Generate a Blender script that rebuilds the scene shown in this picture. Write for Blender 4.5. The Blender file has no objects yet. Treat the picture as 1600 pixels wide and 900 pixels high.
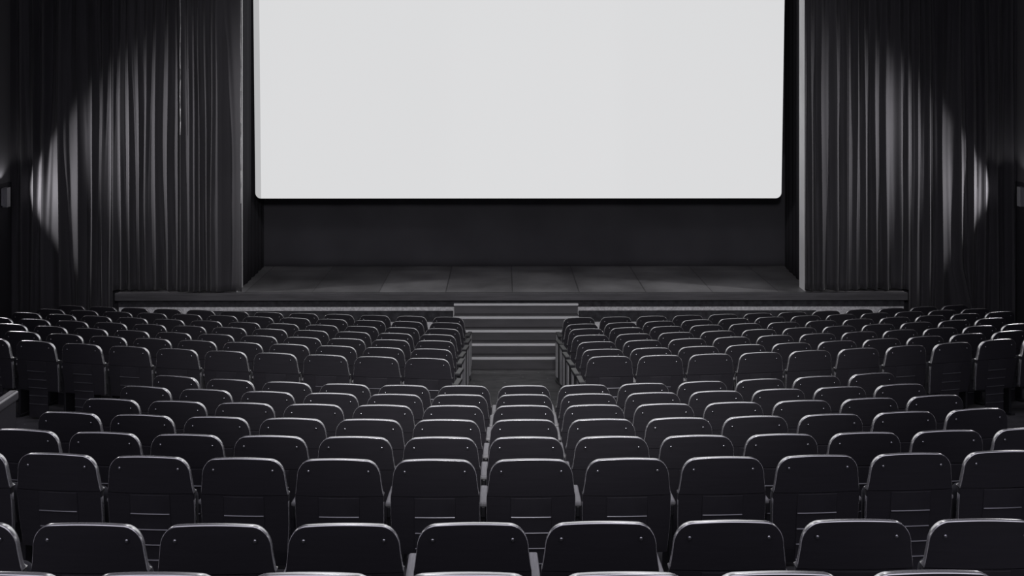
import bpy, bmesh, math, random
from mathutils import Vector, Matrix, noise
R = math.radians
random.seed(4)
C = bpy.context.scene.collection
scene = bpy.context.scene

# ------------------------------------------------------------------ camera, world, lights, exposure
CAMX, CAMZ, YAW = -0.1624, 4.64, 0.00526
cam = bpy.data.cameras.new('camera'); cam.lens = 45.0; cam.sensor_width = 36.0
cam.shift_x = 4.53 / 1600; cam.shift_y = -350.0 / 1600
cam.clip_start = 0.05; cam.clip_end = 200
co = bpy.data.objects.new('camera', cam); C.objects.link(co)
co.location = (CAMX, 0, CAMZ); co.rotation_euler = (R(90), 0, -YAW)
scene.camera = co

WORLD = 0.64
SCREEN_GLOW = 0.69
w = bpy.data.worlds.new('hall_gloom'); scene.world = w; w.use_nodes = True
bg = w.node_tree.nodes['Background']
bg.inputs[0].default_value = (0.96, 0.925, 1.09, 1); bg.inputs[1].default_value = WORLD

vs = scene.view_settings
scene.display_settings.display_device = 'sRGB'
vs.view_transform = 'Standard'; vs.look = 'None'; vs.gamma = 1.0; vs.exposure = 0.0
vs.use_curve_mapping = False

def spot(name, loc, target, watts, deg, blend, radius, col=(1, 0.98, 1.0)):
    l = bpy.data.lights.new(name, 'SPOT'); l.energy = watts; l.spot_size = R(deg); l.spot_blend = blend
    l.shadow_soft_size = radius; l.color = col
    o = bpy.data.objects.new(name, l); C.objects.link(o); o.location = loc
    o.rotation_euler = (Vector(target) - Vector(loc)).to_track_quat('-Z', 'Y').to_euler()
    return o

# unseen spots added at the sides to rake the curtain folds, and one from the projection end on the stage front
spot('curtain_fill', (-7.9, 19.2, 3.7), (-4.7, 20.8, 3.2), 400, 84, 1.0, 0.10)
spot('curtain_fill', (7.8, 19.2, 3.7), (4.8, 20.8, 3.2), 370, 84, 1.0, 0.10)
spot('projection_spot', (0.0, 0.6, 6.6), (0.0, 20.6, 2.0), 3000, 44, 0.75, 0.5)
# unseen spots added above the screen to brighten the seat rims
spot('rim_fill', (-2.4, 20.4, 8.9), (-1.0, 9.0, 1.4), 100, 66, 0.8, 0.45)
spot('rim_fill', (2.4, 20.4, 8.9), (1.0, 9.0, 1.4), 100, 66, 0.8, 0.45)
# the two wall sconces throw their beams along the curtains and some light over the seats
spot('sconce_light', (-7.99, 20.36, 2.62), (-6.79, 20.80, 2.62), 80, 114, 0.3, 0.02)
spot('sconce_light', (-8.02, 20.40, 2.74), (-8.06, 20.44, 3.7), 4, 120, 0.6, 0.01)
spot('sconce_light', (7.92, 20.36, 2.62), (6.72, 20.80, 2.62), 80, 114, 0.3, 0.02)
spot('sconce_light', (7.92, 20.40, 2.74), (7.96, 20.44, 3.7), 4, 120, 0.6, 0.01)
spot('sconce_light', (-7.88, 20.20, 2.75), (-1.0, 9.0, 1.6), 60, 70, 1.0, 0.25)
spot('sconce_light', (7.80, 20.20, 2.75), (1.0, 9.0, 1.6), 60, 70, 1.0, 0.25)

# ------------------------------------------------------------------ materials
def mat(name, col, rough=0.6, spec=0.5, metal=0.0, sheen=0.0, bump=0.0, bscale=80.0, var=0.0, vscale=6.0, stretch=(1, 1, 1), coat=0.0):
    m = bpy.data.materials.new(name); m.use_nodes = True
    nt = m.node_tree; b = nt.nodes['Principled BSDF']
    b.inputs['Base Color'].default_value = (*col, 1); b.inputs['Roughness'].default_value = rough
    b.inputs['Specular IOR Level'].default_value = spec; b.inputs['Metallic'].default_value = metal
    b.inputs['Sheen Weight'].default_value = sheen; b.inputs['Sheen Roughness'].default_value = 0.35
    b.inputs['Coat Weight'].default_value = coat; b.inputs['Coat Roughness'].default_value = 0.2
    tc = nt.nodes.new('ShaderNodeTexCoord'); mp = nt.nodes.new('ShaderNodeMapping')
    mp.inputs['Scale'].default_value = stretch
    nt.links.new(tc.outputs['Object'], mp.inputs[0])
    if var:
        n = nt.nodes.new('ShaderNodeTexNoise'); n.inputs['Scale'].default_value = vscale; n.inputs['Detail'].default_value = 5
        r = nt.nodes.new('ShaderNodeValToRGB')
        lo = [c * (1 - var) for c in col]; hi = [min(1, c * (1 + var)) for c in col]
        r.color_ramp.elements[0].position = 0.3; r.color_ramp.elements[1].position = 0.7
        r.color_ramp.elements[0].color = (*lo, 1); r.color_ramp.elements[1].color = (*hi, 1)
        nt.links.new(mp.outputs[0], n.inputs['Vector']); nt.links.new(n.outputs['Fac'], r.inputs[0])
        nt.links.new(r.outputs[0], b.inputs['Base Color'])
    if bump:
        n2 = nt.nodes.new('ShaderNodeTexNoise'); n2.inputs['Scale'].default_value = bscale; n2.inputs['Detail'].default_value = 4
        bp = nt.nodes.new('ShaderNodeBump'); bp.inputs['Strength'].default_value = bump; bp.inputs['Distance'].default_value = 0.01
        nt.links.new(mp.outputs[0], n2.inputs['Vector']); nt.links.new(n2.outputs['Fac'], bp.inputs['Height'])
        nt.links.new(bp.outputs[0], b.inputs['Normal'])
    return m

M = {}
M['shell'] = mat('seat_shell', (0.031, 0.0295, 0.0345), 0.45, 0.35, var=0.10, vscale=5, stretch=(1, 1, 14))
M['rim'] = mat('highlight_rim', (0.90, 0.90, 0.905), 0.26, 0.5, metal=0.8)  # pale metal put on the dark shell's edge to strengthen the screen's highlight
M['pad'] = mat('seat_cloth', (0.05, 0.05, 0.056), 0.85, 0.3, sheen=0.3, bump=0.2, bscale=400)
M['slat'] = mat('slat_panel', (0.034, 0.0325, 0.038), 0.45, 0.4, var=0.15, vscale=8)
M['bar'] = mat('slat_metal', (0.34, 0.34, 0.36), 0.35, 0.5, metal=0.85)
M['bolt'] = mat('bolt_steel', (0.55, 0.55, 0.57), 0.25, 0.5, metal=1.0)
M['arm'] = mat('armrest_wood', (0.36, 0.357, 0.364), 0.42, 0.5, var=0.2, vscale=10, stretch=(12, 1, 1))
M['rail'] = mat('highlight_rail', (0.34, 0.335, 0.345), 0.3, 0.5, metal=0.5)  # rail made pale and half metal to carry a highlight
M['steel'] = mat('dark_steel', (0.022, 0.022, 0.025), 0.4, 0.5)
M['endpanel'] = mat('pale_laminate', (0.42, 0.42, 0.43), 0.45, 0.5)
M['curtain'] = mat('velvet_curtain', (0.060, 0.0585, 0.063), 0.8, 0.2, sheen=0.15, bump=0.15, bscale=160, var=0.12, vscale=2.5, stretch=(1, 1, 0.3))
M['cord'] = mat('pale_cord', (0.55, 0.55, 0.55), 0.7)
M['jamb'] = mat('pale_plaster', (0.8, 0.8, 0.805), 0.75, 0.3, bump=0.15, bscale=60, var=0.10, vscale=1.5)
M['roughplaster'] = mat('rough_plaster', (0.78, 0.78, 0.785), 0.9, 0.2, bump=1.0, bscale=45, var=0.25, vscale=30)
M['blackcloth'] = mat('black_masking_cloth', (0.052, 0.051, 0.057), 0.95, 0.1, var=0.12, vscale=1.2)
M['blackdrape'] = mat('black_drape_cloth', (0.04, 0.039, 0.044), 0.95, 0.1)
M['wall'] = mat('hall_wall_paint', (0.10, 0.098, 0.105), 0.85, 0.2)
M['dado'] = mat('dark_dado', (0.03, 0.029, 0.034), 0.6, 0.3)
M['lip'] = mat('stage_edge_board', (0.075, 0.073, 0.078), 0.5, 0.5, var=0.25, vscale=7, stretch=(0.3, 1, 3))
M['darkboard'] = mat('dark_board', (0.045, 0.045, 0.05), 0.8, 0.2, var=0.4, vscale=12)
M['riser'] = mat('stair_riser', (0.085, 0.083, 0.088), 0.55, 0.4, var=0.15, vscale=6, stretch=(0.4, 1, 2))
M['nosing'] = mat('metal_nosing', (0.66, 0.66, 0.67), 0.5, 0.5, metal=0.1, bump=0.2, bscale=200)
M['sconce'] = mat('sconce_metal', (0.30, 0.30, 0.31), 0.5, 0.5)

# floor: dark carpet with scattered specks of litter
def floor_mat():
    m = mat('hall_floor', (0.105, 0.104, 0.107), 0.75, 0.35, bump=0.2, bscale=120, var=0.3, vscale=5)
    nt = m.node_tree; b = nt.nodes['Principled BSDF']
    ramp = b.inputs['Base Color'].links[0].from_node
    v = nt.nodes.new('ShaderNodeTexVoronoi'); v.inputs['Scale'].default_value = 5.0
    tc = nt.nodes['Texture Coordinate']; nt.links.new(tc.outputs['Object'], v.inputs['Vector'])
    lt = nt.nodes.new('ShaderNodeMath'); lt.operation = 'LESS_THAN'; lt.inputs[1].default_value = 0.075
    nt.links.new(v.outputs['Distance'], lt.inputs[0])
    mx = nt.nodes.new('ShaderNodeMix'); mx.data_type = 'RGBA'
    mx.inputs[7].default_value = (0.40, 0.40, 0.40, 1)
    nt.links.new(lt.outputs[0], mx.inputs[0]); nt.links.new(ramp.outputs[0], mx.inputs[6])
    nt.links.new(mx.outputs[2], b.inputs['Base Color'])
    return m
M['floor'] = floor_mat()

# stage floor: wide worn plywood sheets with dark seams
def stage_mat():
    m = mat('stage_plywood', (0.25, 0.246, 0.252), 0.42, 0.45, bump=0.08, bscale=40, var=0.38, vscale=1.3, stretch=(1, 0.7, 1))
    nt = m.node_tree; b = nt.nodes['Principled BSDF']
    ramp = b.inputs['Base Color'].links[0].from_node
    tc = nt.nodes['Texture Coordinate']
    br = nt.nodes.new('ShaderNodeTexBrick'); br.offset = 0.0; br.inputs['Scale'].default_value = 1.0
    br.inputs['Brick Width'].default_value = 1.08; br.inputs['Row Height'].default_value = 2.2
    br.inputs['Mortar Size'].default_value = 0.012; br.inputs['Mortar Smooth'].default_value = 0.3
    br.inputs['Color1'].default_value = (1, 1, 1, 1); br.inputs['Color2'].default_value = (0.66, 0.66, 0.66, 1)
    br.inputs['Mortar'].default_value = (0.45, 0.45, 0.45, 1)
    nt.links.new(tc.outputs['Object'], br.inputs['Vector'])
    mx = nt.nodes.new('ShaderNodeMix'); mx.data_type = 'RGBA'; mx.blend_type = 'MULTIPLY'; mx.inputs[0].default_value = 1.0
    nt.links.new(ramp.outputs[0], mx.inputs[6]); nt.links.new(br.outputs['Color'], mx.inputs[7])
    nt.links.new(mx.outputs[2], b.inputs['Base Color'])
    return m
M['stage'] = stage_mat()

def screen_mat():
    m = bpy.data.materials.new('lit_screen'); m.use_nodes = True
    b = m.node_tree.nodes['Principled BSDF']
    b.inputs['Base Color'].default_value = (0.1, 0.1, 0.1, 1); b.inputs['Roughness'].default_value = 0.9
    b.inputs['Emission Color'].default_value = (0.985, 0.99, 1.0, 1); b.inputs['Emission Strength'].default_value = SCREEN_GLOW
    return m
M['screen'] = screen_mat()
M['screenedge'] = screen_mat(); M['screenedge'].name = 'dim_screen_edge'
M['screenedge'].node_tree.nodes['Principled BSDF'].inputs['Emission Strength'].default_value = SCREEN_GLOW * 0.66

# ------------------------------------------------------------------ helpers
def link(name, me, m, parent=None):
    o = bpy.data.objects.new(name, me); C.objects.link(o)
    for x in (m if isinstance(m, (list, tuple)) else [m]): me.materials.append(x)
    if parent: o.parent = parent
    return o

def build(name, bm, m, parent=None, smooth=False):
    bmesh.ops.recalc_face_normals(bm, faces=bm.faces[:])
    me = bpy.data.meshes.new(name); bm.to_mesh(me); bm.free()
    if smooth:
        for p in me.polygons: p.use_smooth = True
        me.set_sharp_from_angle(angle=R(38))
    return link(name, me, m, parent)

def box(bm, x0, x1, y0, y1, z0, z1, bev=0.0, seg=2):
    r = bmesh.ops.create_cube(bm, size=1.0)
    vs_ = r['verts']
    for v in vs_:
        v.co = Vector(((x0 + x1) / 2 + v.co.x * (x1 - x0), (y0 + y1) / 2 + v.co.y * (y1 - y0), (z0 + z1) / 2 + v.co.z * (z1 - z0)))
    if bev:
        es = list({e for v in vs_ for e in v.link_edges})
        bmesh.ops.bevel(bm, geom=es, offset=bev, segments=seg, profile=0.5, affect='EDGES')

def tube(bm, pts, rad, n=8):
    rings = []
    for i, p in enumerate(pts):
        p = Vector(p); a = Vector(pts[max(0, i - 1)]); b = Vector(pts[min(len(pts) - 1, i + 1)])
        t = (b - a).normalized(); q = t.to_track_quat('Z', 'X')
        rings.append([bm.verts.new(p + q @ Vector((rad * math.cos(2 * math.pi * k / n), rad * math.sin(2 * math.pi * k / n), 0))) for k in range(n)])
    for r0, r1 in zip(rings, rings[1:]):
        for k in range(n): bm.faces.new((r0[k], r0[(k + 1) % n], r1[(k + 1) % n], r1[k]))
    bm.faces.new(rings[0]); bm.faces.new(rings[-1])

def thing(name, label, cat, loc=(0, 0, 0), rz=0.0, group=None):
    o = bpy.data.objects.new(name, None); C.objects.link(o); o.empty_display_size = 0.1
    o.location = loc; o.rotation_euler = (0, 0, rz)
    tag(o, label, cat, group); return o

def tag(o, label, cat, group=None):
    o['label'] = label; o['category'] = cat
    if group: o['group'] = group
    return o

def struct(name, bm, m, smooth=False):
    o = build(name, bm, m, None, smooth); o['kind'] = 'structure'; return o

def px(x, d):                                            # hall X of a photo column at depth d
    return (x - 795.5) * d / 2000 + CAMX + d * YAW

# ------------------------------------------------------------------ where the seats stand: row -> (camera height over rim, curve of each bank)
ROWS = {
    'F1': (3.651, [('L', 12, [0.00169, -0.54036, -0.94194], [0.00638, -0.10873, 18.40921]), ('R', 12, [-0.00102, 0.534, 0.9427], [0.01331, 0.05623, 18.40517])]),
    'F2': (3.535, [('L', 12, [0.00102, -0.53447, -0.93253], [0.00432, -0.14057, 17.40365]), ('R', 12, [-0.00163, 0.54123, 0.91716], [0.00298, 0.16059, 17.2893])]),
    'F3': (3.414, [('L', 12, [0.00079, -0.53322, -0.93339], [0.0099, -0.11406, 16.44106]), ('R', 12, [-0.00044, 0.53027, 0.92029], [0.01155, 0.10315, 16.43442])]),
    'F4': (3.302, [('L', 12, [0.0, -0.52745, -0.95229], [0.00732, -0.13112, 15.53348]), ('R', 11, [-0.00043, 0.5317, 0.91448], [0.01281, 0.09966, 15.52767])]),
    'F5': (3.187, [('L', 11, [-0.00079, -0.5178, -0.93685], [0.01668, -0.06741, 14.70525]), ('R', 11, [-0.001, 0.53479, 0.92095], [0.00972, 0.11812, 14.60574])]),
    'F6': (3.058, [('L', 10, [-0.00055, -0.52132, -0.92178], [0.01319, -0.10598, 13.67193]), ('R', 10, [0.00031, 0.52323, 0.91677], [0.01895, 0.06679, 13.68253])]),
    'F7': (2.941, [('L', 9, [-0.00108, -0.51801, -0.90886], [0.01567, -0.09948, 12.73013]), ('R', 9, [0.00156, 0.51416, 0.91758], [0.02873, 0.00641, 12.88294])]),
    'B1': (2.827, [('B', 13, [0.00061, 0.52172, -3.12516], [-0.00177, 0.03955, 0.02536, 11.28761])]),
    'B2': (2.7, [('B', 13, [0.00017, 0.52724, -3.15383], [-0.00135, 0.02951, 0.01937, 10.49256])]),
    'B3': (2.565, [('B', 13, [0.00049, 0.52419, -3.16486], [-0.00015, 0.02376, 0.0119, 9.65085])]),
    'B4': (2.423, [('B', 13, [0.00037, 0.52561, -3.18043], [-0.0003, 0.0227, 0.01215, 8.75554])]),
    'B5': (2.304, [('B', 13, [0.0003, 0.5261, -3.1815], [-0.00091, 0.01749, 0.00922, 7.93854])]),
    'B6': (2.171, [('B', 12, [0.00034, 0.52628, -3.17422], [-0.0014, 0.01781, 0.014, 7.06399])]),
    'B7': (1.892, [('B', 9, [0.00047, 0.52687, -2.40048], [-0.00372, 0.00351, 0.02062, 5.31164])]),
    'B8': (1.725, [('B', 7, [-0.0007, 0.5346, -1.87682], [0.00429, 0.00165, 4.36601])]),
}

SEAT_H = 0.85
def curve(row, side, n):
    H, segs = ROWS[row]
    for s, cnt, cx, cy in segs:
        if s == side:
            X = cx[0] * n * n + cx[1] * n + cx[2]
            Y = 0.0
            for c in cy: Y = Y * X + c
            dY = 0.0; k = len(cy) - 1
            for i, c in enumerate(cy[:-1]): dY = dY * X + c * (k - i)
            return X, Y, dY
def row_floor(row): return CAMZ - ROWS[row][0] - SEAT_H

# ------------------------------------------------------------------ setting: floor, walls, stage
def row_y(row, X):
    H, segs = ROWS[row]
    if len(segs) == 1: cy = segs[0][3]
    else: cy = segs[0][3] if X < 0 else segs[1][3]
    lim = 6.9 if row[0] == 'F' else {'B7': 2.2, 'B8': 1.7, 'B6': 3.2}.get(row, 3.4)
    def ev(x):
        Y = 0.0
        for c in cy: Y = Y * x + c
        return Y
    if len(segs) == 2 and abs(X) < 0.9:                    # blend over the centre aisle
        a = (lambda c, x: sum(v * x ** (2 - i) for i, v in enumerate(c)))
        ya = a(segs[0][3], -0.9); yb = a(segs[1][3], 0.9)
        return ya + (yb - ya) * (X + 0.9) / 1.8
    if abs(X) > lim:
        s = math.copysign(lim, X); return ev(s) + 0.22 * (abs(X) - lim) * (1 if row not in ('B7', 'B8') else 0.3)
    return ev(X)

bm = bmesh.new()
XS = [-8.6 + 17.2 * i / 80 for i in range(81)]
order = ['B8', 'B7', 'B6', 'B5', 'B4', 'B3', 'B2', 'B1', 'F7', 'F6', 'F5', 'F4', 'F3', 'F2', 'F1']
lines = []
z8 = row_floor('B8'); slope = (z8 - row_floor('B7')) / 0.95
lines.append([(X, -1.2, z8 + slope * 5.5) for X in XS])
for r_ in order: lines.append([(X, row_y(r_, X), row_floor(r_)) for X in XS])
lines.append([(X, max(19.42, row_y('F1', X) + 0.35), 0.0) for X in XS])
lines.append([(X, max(20.95, row_y('F1', X) + 0.8), 0.0) for X in XS])
grid = [[bm.verts.new(p) for p in l] for l in lines]
for a, b in zip(grid, grid[1:]):
    for i in range(80): bm.faces.new((a[i], a[i + 1], b[i + 1], b[i]))
struct('floor', bm, M['floor'])

CUR = 20.80                                               # depth of the house curtains
WL, WR = px(17, CUR), px(1591, CUR)
for nm, X, s in (('wall_left', WL, -1), ('wall_right', WR, 1)):
    bm = bmesh.new(); box(bm, X if s > 0 else X - 0.2, X + 0.2 if s > 0 else X, -2.0, 24.0, -0.3, 9.2); struct(nm, bm, M['wall'])
    bm = bmesh.new(); box(bm, X - 0.012 if s > 0 else X - 0.05, X + 0.05 if s > 0 else X + 0.012, -2.0, 20.98, 0.05, 2.73); struct('trim_%d' % (1 if s < 0 else 2), bm, M['dado'])

# proscenium wall behind the curtains, with the pale returns of its opening
JL, JR = -4.452, 4.745
bm = bmesh.new(); box(bm, WL - 0.1, JL - 0.015, 21.0, 21.16, 0.0, 9.2); box(bm, JR + 0.015, WR + 0.1, 21.0, 21.16, 0.0, 9.2)
struct('wall_front', bm, M['dado'])
bm = bmesh.new(); box(bm, JL - 0.015, JL, 20.74, 21.18, 0.95, 9.2, 0.006); struct('trim_3', bm, M['jamb'])
bm = bmesh.new(); box(bm, JR, JR + 0.015, 20.74, 21.14, 0.95, 9.2, 0.006); struct('trim_4', bm, M['jamb'])
bm = bmesh.new(); box(bm, WL - 0.2, WR + 0.2, 23.7, 23.9, -0.2, 9.4); struct('wall_back', bm, M['blackdrape'])
bm = bmesh.new(); box(bm, WL - 0.2, WR + 0.2, 21.0, 23.9, 9.2, 9.4); box(bm, WL - 0.2, WR + 0.2, 11.0, 21.0, 9.2, 9.4); struct('ceiling', bm, M['dado'])

# the stage
ST = 0.95
SXL, SXR = px(181, 20.62), px(1419, 20.62)
stage = thing('stage', 'low theatre stage with worn plywood floor and rough pale plaster front', 'stage', (0, 20.7, 0))
def rel(bm, o):
    for v in bm.verts: v.co -= Vector(o.location)
    return bm
bm = bmesh.new()
box(bm, SXL + 0.02, SXR - 0.02, 20.66, 23.69, ST - 0.03, ST)
build('stage_floor', rel(bm, stage), M['stage'], stage)
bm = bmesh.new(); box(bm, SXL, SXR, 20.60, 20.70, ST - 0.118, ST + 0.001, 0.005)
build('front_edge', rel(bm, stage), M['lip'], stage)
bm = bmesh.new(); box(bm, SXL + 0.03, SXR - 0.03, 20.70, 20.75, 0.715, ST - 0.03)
build('recess_board', rel(bm, stage), M['darkboard'], stage)  # dark board set back under the front edge
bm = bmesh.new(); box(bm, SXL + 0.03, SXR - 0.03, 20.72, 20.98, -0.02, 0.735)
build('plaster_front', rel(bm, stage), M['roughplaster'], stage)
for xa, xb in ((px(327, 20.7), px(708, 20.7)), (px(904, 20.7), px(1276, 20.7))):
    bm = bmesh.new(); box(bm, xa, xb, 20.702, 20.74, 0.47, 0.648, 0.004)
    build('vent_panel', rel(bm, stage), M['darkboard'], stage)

# stairs from the aisle up to the stage
SL, SR = px(709.5, 20.4), px(903.5, 20.4)
stairs = thing('stage_stairs', 'grey wooden steps with metal nosings climbing from centre aisle to stage', 'stairs', ((SL + SR) / 2, 19.9, 0))
Z = [0.175, 0.325, 0.480, 0.640, 0.800]; Y0 = [19.46, 19.72, 19.98, 20.24, 20.50]
for k in range(5):
    inset = 0.0
    bm = bmesh.new(); box(bm, SL + inset, SR - inset, Y0[k], 20.598 if k < 4 else 20.598, 0 if k == 0 else Z[k - 1], Z[k] - 0.012, 0.003)
    build('step', rel(bm, stairs), M['riser'], stairs)
    bm = bmesh.new()
    box(bm, SL + inset - 0.008, SR - inset + 0.008, Y0[k] - 0.022, Y0[k] + 0.055, Z[k] - 0.030, Z[k], 0.008, 3)
    build('nosing', rel(bm, stairs), M['nosing'], stairs)
    if k < 4:
        bm = bmesh.new(); box(bm, SL + inset, SR - inset, Y0[k] + 0.055, Y0[k + 1], Z[k] - 0.012, Z[k] - 0.002)
        build('tread', rel(bm, stairs), M['riser'], stairs)

# ------------------------------------------------------------------ projection screen, masking, wings
SD = 21.95
def rounded(x0, x1, z0, z1, r, n=8):
    out = []
    for cx, cz, a0 in ((x1 - r, z1 - r, 0), (x0 + r, z1 - r, 90), (x0 + r, z0 + r, 180), (x1 - r, z0 + r, 270)):
        for k in range(n + 1):
            a = R(a0 + 90 * k / n); out.append((cx + r * math.cos(a), cz + r * math.sin(a)))
    return out
xa, xb, zb = px(399.5, SD), px(1221.5, SD), CAMZ - 210 * SD / 2000
xe = px(408.5, SD)
scr = thing('projection_screen', 'huge blank glowing white projection screen with rounded corners above stage', 'screen', ((xa + xb) / 2, SD, zb))
def slab(pts, y0, y1):
    bm = bmesh.new()
    f_ = [bm.verts.new((x, y0, z)) for x, z in pts]; b_ = [bm.verts.new((x, y1, z)) for x, z in pts]
    bm.faces.new(f_); bm.faces.new(b_[::-1])
    for i in range(len(pts)):
        j = (i + 1) % len(pts); bm.faces.new((f_[i], f_[j], b_[j], b_[i]))
    return bm
ztop = zb + 6.4
full = rounded(xa, xb, zb, ztop, 0.10)
def topslant(p):                                          # the cloth widens very slightly to the top
    x, z = p; k = (z - zb) / 3.4
    return (x + (-0.035 * k if x < 0 else 0.055 * k), z)
build('screen_cloth', rel(slab([topslant(p) for p in full if p[0] >= xe - 1e-6] + [topslant((xe, zb))] if False else [topslant(p) for p in full], SD + 0.004, SD + 0.02), scr), M['screen'], scr)
edge = [p for p in full if p[0] < xe]
edge = [topslant(p) for p in ([(xe, ztop)] + edge + [(xe, zb)])]
build('screen_margin', rel(slab(edge, SD - 0.002, SD + 0.003), scr), M['screenedge'], scr)['label'] = 'dimmer strip at left of screen'
bm = bmesh.new()
box(bm, xa + 0.03, xb - 0.03, SD + 0.021, SD + 0.06, zb + 0.01, ztop + 0.05)
build('screen_backing', rel(bm, scr), M['blackdrape'], scr)

def drape_mesh(p0, p1, z0, z1, amp, wave, ph=0.0, n=120):
    bm = bmesh.new(); p0 = Vector(p0); p1 = Vector(p1); d = (p1 - p0); L = d.length; nrm = Vector((-d.y, d.x)).normalized()
    g = []
    for j in range(13):
        t = j / 12; row = []
        for i in range(n + 1):
            s = i / n; q = p0 + d * s
            o_ = amp * (math.sin(s * L / wave * 6.283 + ph) + 0.5 * math.sin(s * L / wave * 2.9 + 1.3 + ph)) * (1.15 - 0.3 * t)
            q = q + nrm * o_; row.append(bm.verts.new((q.x, q.y, z0 + (z1 - z0) * t)))
        g.append(row)
    for a, b in zip(g, g[1:]):
        for i in range(n): bm.faces.new((a[i], a[i + 1], b[i + 1], b[i]))
    return bm
def cloth(name, bm, m, parent=None, th=0.006):
    o = build(name, bm, m, parent, True); md = o.modifiers.new('thickness', 'SOLIDIFY'); md.thickness = th; md.offset = 0; return o
o = cloth('masking_cloth', drape_mesh((-5.3, 23.35), (5.4, 23.35), ST + 0.005, 3.0, 0.008, 0.9), M['blackcloth'])
tag(o, 'wide black masking cloth hanging below the screen at back of stage', 'cloth')
o = cloth('wing_drape', drape_mesh((px(389, 21.4) - 0.06, 21.3), (px(416, 23.25) - 0.05, 23.25), ST + 0.005, 7.9, 0.008, 0.35), M['blackdrape'])
tag(o, 'black wing drape at the left end of the bare stage floor', 'curtain', 'wing drapes')
o = cloth('wing_drape', drape_mesh((px(1249, 21.4) + 0.06, 21.25), (px(1222.5, 23.25) + 0.05, 23.25), ST + 0.005, 7.9, 0.008, 0.35, 1.0), M['blackdrape'])
tag(o, 'black wing drape at the right end of the bare stage floor', 'curtain', 'wing drapes')

# ------------------------------------------------------------------ house curtains: folds follow listed ridge columns
def curtain(name, label, edges, ridges, d, zb, zt=8.6, depth=0.19, seed=0, slant=None):
    rnd = random.Random(seed)
    x0, x1 = edges
    rid = [px(x, d) for x in ridges]
    xl, xr = px(x0, d), px(x1, d)
    rid = [xl] + [r_ for r_ in rid if xl + 0.02 < r_ < xr - 0.02] + [xr]
    pw = [rnd.uniform(0.75, 1.6) for _ in rid]; dp = [rnd.uniform(0.6, 1.15) for _ in rid]
    ph = [rnd.uniform(0, 6.28) for _ in rid]
    # columns concentrated at the ridges
    cols = []
    for i in range(len(rid) - 1):
        n = max(8, int((rid[i + 1] - rid[i]) / 0.014))
        for k in range(n):
            cols.append((i, k / n))
    cols.append((len(rid) - 2, 1.0))
    bm = bmesh.new(); g = []; NZ = 56
    for j in range(NZ + 1):
        t = j / NZ; z = zb + (zt - zb) * t; low = max(0.0, 1 - (z - zb) / 1.3)
        rr = []
        for i, x in enumerate(rid):
            dr = 0.014 * math.sin(z * 0.8 + ph[i]) + 0.004 * math.sin(z * 2.0 + 2 * ph[i])
            if slant and i < len(rid) - 1: dr += slant.get(ridges[i - 1] if 0 < i <= len(ridges) else None, 0) * low
            if i == 0 or i == len(rid) - 1: dr *= 0.2
            rr.append(x + dr)
        row = []
        for i, u in cols:
            W = rr[i + 1] - rr[i]; X = rr[i] + W * u
            dd = min(depth, 0.85 * abs(W)) * dp[i] * (0.75 + 0.25 * math.sin(z * 0.7 + ph[i])) * (1 + 0.25 * low)
            y = dd * abs(math.sin(math.pi * u)) ** pw[i]
            # small secondary crease in the broad valleys
            y -= 0.22 * dd * math.exp(-((u - 0.5 - 0.15 * math.sin(z * 0.8 + ph[i])) / 0.1) ** 2)
            y += 0.012 * noise.noise(Vector((X * 3, z * 1.2, seed * 7.1)))
            row.append(bm.verts.new((X, d - 0.07 + y, z + (0.02 * noise.noise(Vector((X * 5, 0, seed))) if j == 0 else 0))))
        g.append(row)
    for a, b in zip(g, g[1:]):
        for k in range(len(cols) - 1): bm.faces.new((a[k], a[k + 1], b[k + 1], b[k]))
    root = thing(name, label, 'curtain', ((xl + xr) / 2, d, zb), 0, 'house curtains beside the screen')
    cloth('cloth', rel(bm, root), M['curtain'], root, 0.008)
    return root
def cord(root, x, d, za, zb_, sway=0.003):
    X = px(x, d); bm = bmesh.new()
    pts = [(X + sway * math.sin(k * 1.7), d - 0.10 + 0.004 * math.sin(k), za + (zb_ - za) * k / 24) for k in range(25)]
    tube(bm, pts, 0.006, 6)
    build('edge_cord', rel(bm, root), M['cord'], root, True)['label'] = 'pale cord along the curtain edge'
DZ = ST + 0.025
c1 = curtain('house_curtain', 'dark velvet curtain panel hanging between pale cord and left edge of screen opening', (284, 379.5), [297, 305, 313, 324, 333, 341], 20.70, DZ, seed=1, depth=0.13)
cord(c1, 284.8, 20.70, 3.5, 8.6); cord(c1, 379.0, 20.70, 2.4, 8.6)
curtain('house_curtain', 'dark velvet curtain in many folds ending on the left end of stage edge', (179, 284.5), [192, 204, 219, 231, 246, 265, 279], 20.80, DZ, seed=2)
curtain('house_curtain', 'dark folded curtain at far left, streaked by wall lamp light beside the wall', (18, 179), [36, 54, 69, 95, 124, 146, 163, 176], 20.86, 0.05, seed=3, depth=0.2)
c2 = curtain('house_curtain', 'smooth dark velvet curtain panel along right edge of the screen opening', (1256.8, 1325), [1268, 1284, 1306.5, 1322], 20.70, DZ, seed=4, depth=0.13)
curtain('house_curtain', 'dark velvet curtain with broad folds ending on the right end of stage edge', (1325.5, 1419), [1325, 1339, 1351, 1368, 1385, 1406.5], 20.80, DZ, seed=5)
curtain('house_curtain', 'dark folded curtain at far right, lit by the wall lamp beside it', (1419, 1590), [1417, 1433, 1451, 1473, 1501, 1520, 1539, 1560, 1583], 20.86, 0.05, seed=6, depth=0.2, slant={1473: 0.28})

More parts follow.
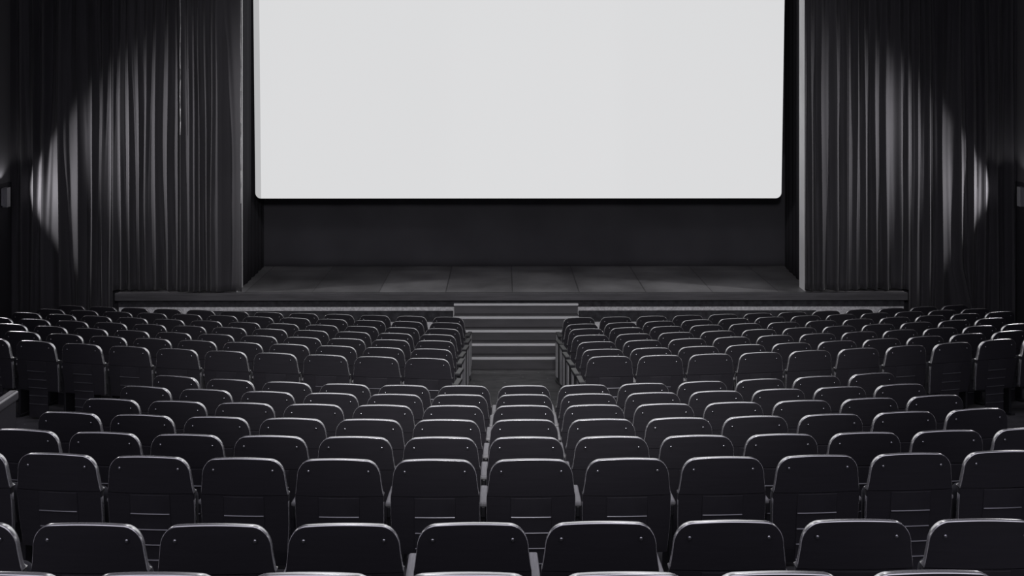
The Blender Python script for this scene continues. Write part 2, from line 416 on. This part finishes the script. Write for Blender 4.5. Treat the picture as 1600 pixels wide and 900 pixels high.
# wall sconces
for side, X, lab in ((-1, WL, 'small grey wall lamp at left wall beside the dark curtain'), (1, WR, 'small grey wall lamp at right wall beside the lit curtain')):
    s = -side
    t = thing('wall_sconce', lab, 'wall lamp', (X, 20.46, 2.36), 0, 'wall lamps')
    bm = bmesh.new(); box(bm, min(0.013 * s, 0.04 * s), max(0.013 * s, 0.04 * s), -0.06, 0.06, 0.02, 0.30, 0.006); build('back_plate', bm, M['sconce'], t)
    bm = bmesh.new()
    for k in range(5):
        x_ = s * (0.045 + 0.016 * k); box(bm, x_ - 0.005, x_ + 0.005, -0.07, 0.07, 0.0, 0.31, 0.003)
    box(bm, min(0.04 * s, 0.115 * s), max(0.04 * s, 0.115 * s), -0.062, 0.062, 0.02, 0.29)
    build('lamp_shade', bm, M['sconce'], t)

# ------------------------------------------------------------------ seats
TILT, BULGE = 0.15, 0.016
def bend(v, extra=0.0):
    x, y, z = v
    return Vector((x, y + TILT * (SEAT_H - max(z, 0.28)) - BULGE * (1 - min(1.0, (x / 0.25) ** 2)) + extra, z))
def plate(chain, t, r, nseg=6, y_off=0.0, bent=True, crown=0.0, soft=(1, 1, 1), rim=None, ncol=8, back=None, front=None):
    """solid plate with a rounded rim; chain lists (half width, z) up the right side; soft scales the rounding at bottom, sides, top"""
    bm = bmesh.new(); m_ = len(chain) - 1
    top = chain[-1][0]
    def flat(i, j):
        w_, z = chain[i]; x = w_ * (-1 + 2 * j / ncol)
        if crown: z += crown * (1 - (x / top) ** 2) * max(0.0, min(1.0, (i - m_ + 4) / 4)) if abs(x) < top else 0
        return x, z
    loop = [(0, j) for j in range(ncol + 1)] + [(i, ncol) for i in range(1, m_ + 1)] + [(m_, j) for j in range(ncol - 1, -1, -1)] + [(i, 0) for i in range(m_ - 1, 0, -1)]
    n = len(loop); pts = [flat(*q) for q in loop]
    kind = [0 if q[0] == 0 else (2 if q[0] == m_ else 1) for q in loop]
    nor = []
    for i in range(n):
        a = pts[i - 1]; b = pts[(i + 1) % n]
        dx, dz = b[0] - a[0], b[1] - a[1]; l = math.hypot(dx, dz) or 1
        nor.append((-dz / l, dx / l))
    def V(x, y, z):
        p = Vector((x, y + y_off, z)); return bm.verts.new(bend(p) if bent else p)
    rings = []
    def ring(f, y_of):
        out = []
        for (x, z), (nx, nz), k in zip(pts, nor, kind):
            rr = r * soft[k]; out.append(V(x + nx * rr * f, y_of(rr), z + nz * rr * f))
        rings.append(out)
    rb = r if back is None else back; ye = r if front is None else front
    for k in range(nseg + 1):
        a = math.pi / 2 * k / nseg
        ring(rb / r * (1 - math.sin(a)), lambda q: -t / 2 + rb * (1 - math.cos(a)))
    for k in range(nseg + 1):
        a = math.pi / 2 * k / nseg
        if k == 0 and t < rb + ye + 1e-6: continue
        ring(1 - math.cos(a), lambda q: t / 2 - ye * (1 - math.sin(a)))
    for lev, (a, b) in enumerate(zip(rings, rings[1:])):
        for i in range(n):
            j = (i + 1) % n; f_ = bm.faces.new((a[i], a[j], b[j], b[i]))
            if rim is not None and not (kind[i] == 0 and kind[j] == 0) and soft[max(kind[i], kind[j])] >= 1 and lev >= 2: f_.material_index = rim
    # faces: a grid between the two ends of the ring stack
    for rg in (rings[0], rings[-1]):
        G = {}
        for q, v in zip(loop, rg): G[q] = v
        yv = (-t / 2 if rg is rings[0] else t / 2)
        for i in range(1, m_):
            a = G[(i, 0)].co; b = G[(i, ncol)].co
            for j in range(1, ncol):
                x = a.x + (b.x - a.x) * j / ncol; _, z = flat(i, j)
                z = a.z + (z - chain[i][1])
                G[(i, j)] = V(x, yv, z)
        for i in range(m_):
            for j in range(ncol): bm.faces.new((G[(i, j)], G[(i, j + 1)], G[(i + 1, j + 1)], G[(i + 1, j)]))
    return bm
def top_chain(z0, zt, wb, wt, rx, rz, n=9):
    zc = zt - rz
    pts = [(wb + (wt - wb) * k / 6, z0 + (zc - z0) * k / 6) for k in range(7)]
    for k in range(1, n + 1):
        a = math.pi / 2 * k / n
        pts.append((wt - rx + rx * max(0.0, math.cos(a)) ** 0.95, zc + rz * math.sin(a) ** 0.95))
    return pts
def low_chain(z0, z1, wb, wm, wt, n=10):
    return [(wb * (1 - t) ** 2 + 2 * wm * t * (1 - t) + wt * t * t, z0 + (z1 - z0) * t) for t in (k / n for k in range(n + 1))]

def make_seat():
    t = thing('cinema_seat', 'x', 'seat', group='x')
    build('backrest', plate(top_chain(0.637, 0.844, 0.2445, 0.232, 0.090, 0.112), 0.060, 0.022, crown=0.006, soft=(0.12, 1, 1), rim=1, back=0.005, front=0.046), [M['shell'], M['rim']], t, True)
    build('lower_back', plate(low_chain(0.30, 0.634, 0.230, 0.252, 0.2445), 0.060, 0.022, soft=(0.3, 1, 0.12), rim=1, back=0.005, front=0.046), [M['shell'], M['rim']], t, True)
    build('back_pad', plate(top_chain(0.40, 0.815, 0.222, 0.200, 0.07, 0.095), 0.045, 0.018, y_off=0.050), M['pad'], t, True)
    build('seat_cushion', plate(top_chain(0.26, 0.60, 0.205, 0.205, 0.05, 0.05), 0.075, 0.03, y_off=0.20, bent=False), M['pad'], t, True)
    sp = build('slat_panel', plate(low_chain(0.02, 0.630, 0.113, 0.113, 0.113), 0.016, 0.003, 2, y_off=-0.0275), M['slat'], t, False)
    bm = bmesh.new()
    for z in (0.520, 0.428, 0.338, 0.250, 0.162):
        tube(bm, [bend((x, -0.039, z)) for x in (-0.110, -0.08, -0.04, 0, 0.04, 0.08, 0.110)], 0.0042, 8)
    build('slat_bars', bm, M['bar'], sp, True)
    for sx in (-0.165, 0.165):
        bm = bmesh.new()
        r = bmesh.ops.create_uvsphere(bm, u_segments=12, v_segments=8, radius=0.0075)
        p = bend((sx, -0.0315, 0.780))
        for v in bm.verts: v.co = Vector((v.co.x, v.co.y * 0.55, v.co.z)) + p
        before = set(bm.faces)
        bmesh.ops.create_cone(bm, segments=16, radius1=0.013, radius2=0.012, depth=0.004, cap_ends=True, matrix=Matrix.Translation(p + Vector((0, 0.001, 0))) @ Matrix.Rotation(R(90), 4, 'X'))
        for f_ in bm.faces:
            if f_ not in before: f_.material_index = 1
        build('bolt', bm, [M['bolt'], M['steel']], t, True)
    return t
def arm_meshes(sx):
    bm = bmesh.new(); box(bm, sx * 0.2655 - 0.022, sx * 0.2655 + 0.022, 0.082, 0.385, 0.548, 0.572, 0.009, 3)
    a = build('armrest', bm, M['arm'])
    bm = bmesh.new(); box(bm, sx * 0.2655 - 0.014, sx * 0.2655 + 0.013, 0.115, 0.345, 0.0, 0.549, 0.006)
    box(bm, sx * 0.2655 - 0.011, sx * 0.2655 + 0.011, 0.083, 0.120, 0.49, 0.549, 0.004)
    box(bm, sx * 0.2655 - 0.024, sx * 0.2655 + 0.024, 0.07, 0.36, -0.02, 0.012, 0.004)
    s_ = build('standard', bm, M['steel'])
    return a, s_
def panel_mesh(sx):
    bm = bmesh.new(); box(bm, sx * 0.283 - 0.004, sx * 0.283 + 0.005, 0.250, 0.365, 0.06, 0.535, 0.003)
    a = build('aisle_panel', bm, M['endpanel'])
    return a
def aisle_arm(sx):
    bm = bmesh.new(); box(bm, sx * 0.268 - 0.030, sx * 0.268 + 0.030, 0.05, 0.33, 0.540, 0.572, 0.009, 3)
    return build('armrest', bm, M['steel'])

proto = make_seat()
armR, stdR = arm_meshes(1); armL, stdL = arm_meshes(-1)
panL, panR = panel_mesh(-1), panel_mesh(1)
aisL, aisR = aisle_arm(-1), aisle_arm(1)
used = [False]
def put_part(src, parent):
    if src.name not in taken: o = src; taken.add(src.name)
    else: o = src.copy(); C.objects.link(o)
    o.parent = parent
    return o
taken = set()
def place_seat(X, Y, Z_, rz, label, group, left_arm=False, right_arm=True, panel=0):
    if not used[0]: t = proto; used[0] = True
    else:
        t = proto.copy(); C.objects.link(t)
        for ch in list(proto.children):
            if ch.name.split('.')[0] in ('armrest', 'standard', 'aisle_panel'): continue
            c = ch.copy(); C.objects.link(c); c.parent = t
            for gg in ch.children:
                d_ = gg.copy(); C.objects.link(d_); d_.parent = c
    t.location = (X, Y, Z_); t.rotation_euler = (0, 0, rz)
    t['label'] = label; t['group'] = group
    if right_arm: put_part(aisR if panel > 0 else armR, t); put_part(stdR, t)
    if left_arm: put_part(aisL if panel < 0 else armL, t); put_part(stdL, t)
    if panel: put_part(panL if panel < 0 else panR, t)['label'] = 'pale end panel facing the aisle'
    return t

ORD = ['first', 'second', 'third', 'fourth', 'fifth', 'sixth', 'seventh', 'eighth', 'ninth', 'tenth', 'eleventh', 'twelfth', 'thirteenth']
FR = {1: 'front row at the stage', 2: 'second row from stage', 3: 'third row from stage', 4: 'fourth row from stage',
      5: 'fifth row from stage', 6: 'sixth row from stage', 7: 'last row before cross aisle'}
for k in range(1, 8):
    row = 'F%d' % k
    for side, word in (('L', 'left'), ('R', 'right')):
        cnt = [s[1] for s in ROWS[row][1] if s[0] == side][0] + (1 if k == 7 else 0)
        for n in range(cnt):
            X, Y, dY = curve(row, side, n)
            jit = random.uniform(-0.006, 0.006)
            lab = 'dark cinema seat, %s from the centre aisle, %s, %s block' % (ORD[n], FR[k], word)
            inner = (n == 0)
            place_seat(X, Y, row_floor(row), math.atan(dY) + jit, lab, 'seats in the front %s block' % word,
                       left_arm=(side == 'R' and inner) or (side == 'L' and n == cnt - 1), right_arm=True,
                       panel=(1 if side == 'L' else -1) if inner else 0)
BR = {1: 'first row behind the cross aisle', 2: 'second row behind the cross aisle', 3: 'third row behind the cross aisle',
      4: 'fourth row behind the cross aisle', 5: 'fifth row behind the cross aisle', 6: 'sixth row behind the cross aisle',
      7: 'big row of bolted backs near the camera', 8: 'bottom row cropped by the picture edge'}
for k in range(1, 9):
    row = 'B%d' % k
    cnt = ROWS[row][1][0][1]
    for n in range(cnt):
        X, Y, dY = curve(row, 'B', n)
        lab = 'dark cinema seat, %s from left, %s' % (ORD[n], BR[k])
        place_seat(X, Y, row_floor(row), math.atan(dY) + random.uniform(-0.006, 0.006), lab, 'seats in the rear block', left_arm=(n == 0))
for o in (panL, panR):
    assert o.parent

# ------------------------------------------------------------------ half wall of the side entrance at far left
hw = thing('half_wall', 'low dark half wall with a bright top rail at far left beside the seats', 'half wall', (-3.72, 8.0, 1.0))
bm = bmesh.new(); box(bm, -3.75, -3.70, 6.2, 9.33, 0.9, 2.19, 0.004); build('panel', rel(bm, hw), M['wall'], hw)
bm = bmesh.new(); box(bm, -3.76, -3.688, 6.15, 9.36, 2.19, 2.262, 0.018, 4); build('top_rail', rel(bm, hw), M['rail'], hw, False)
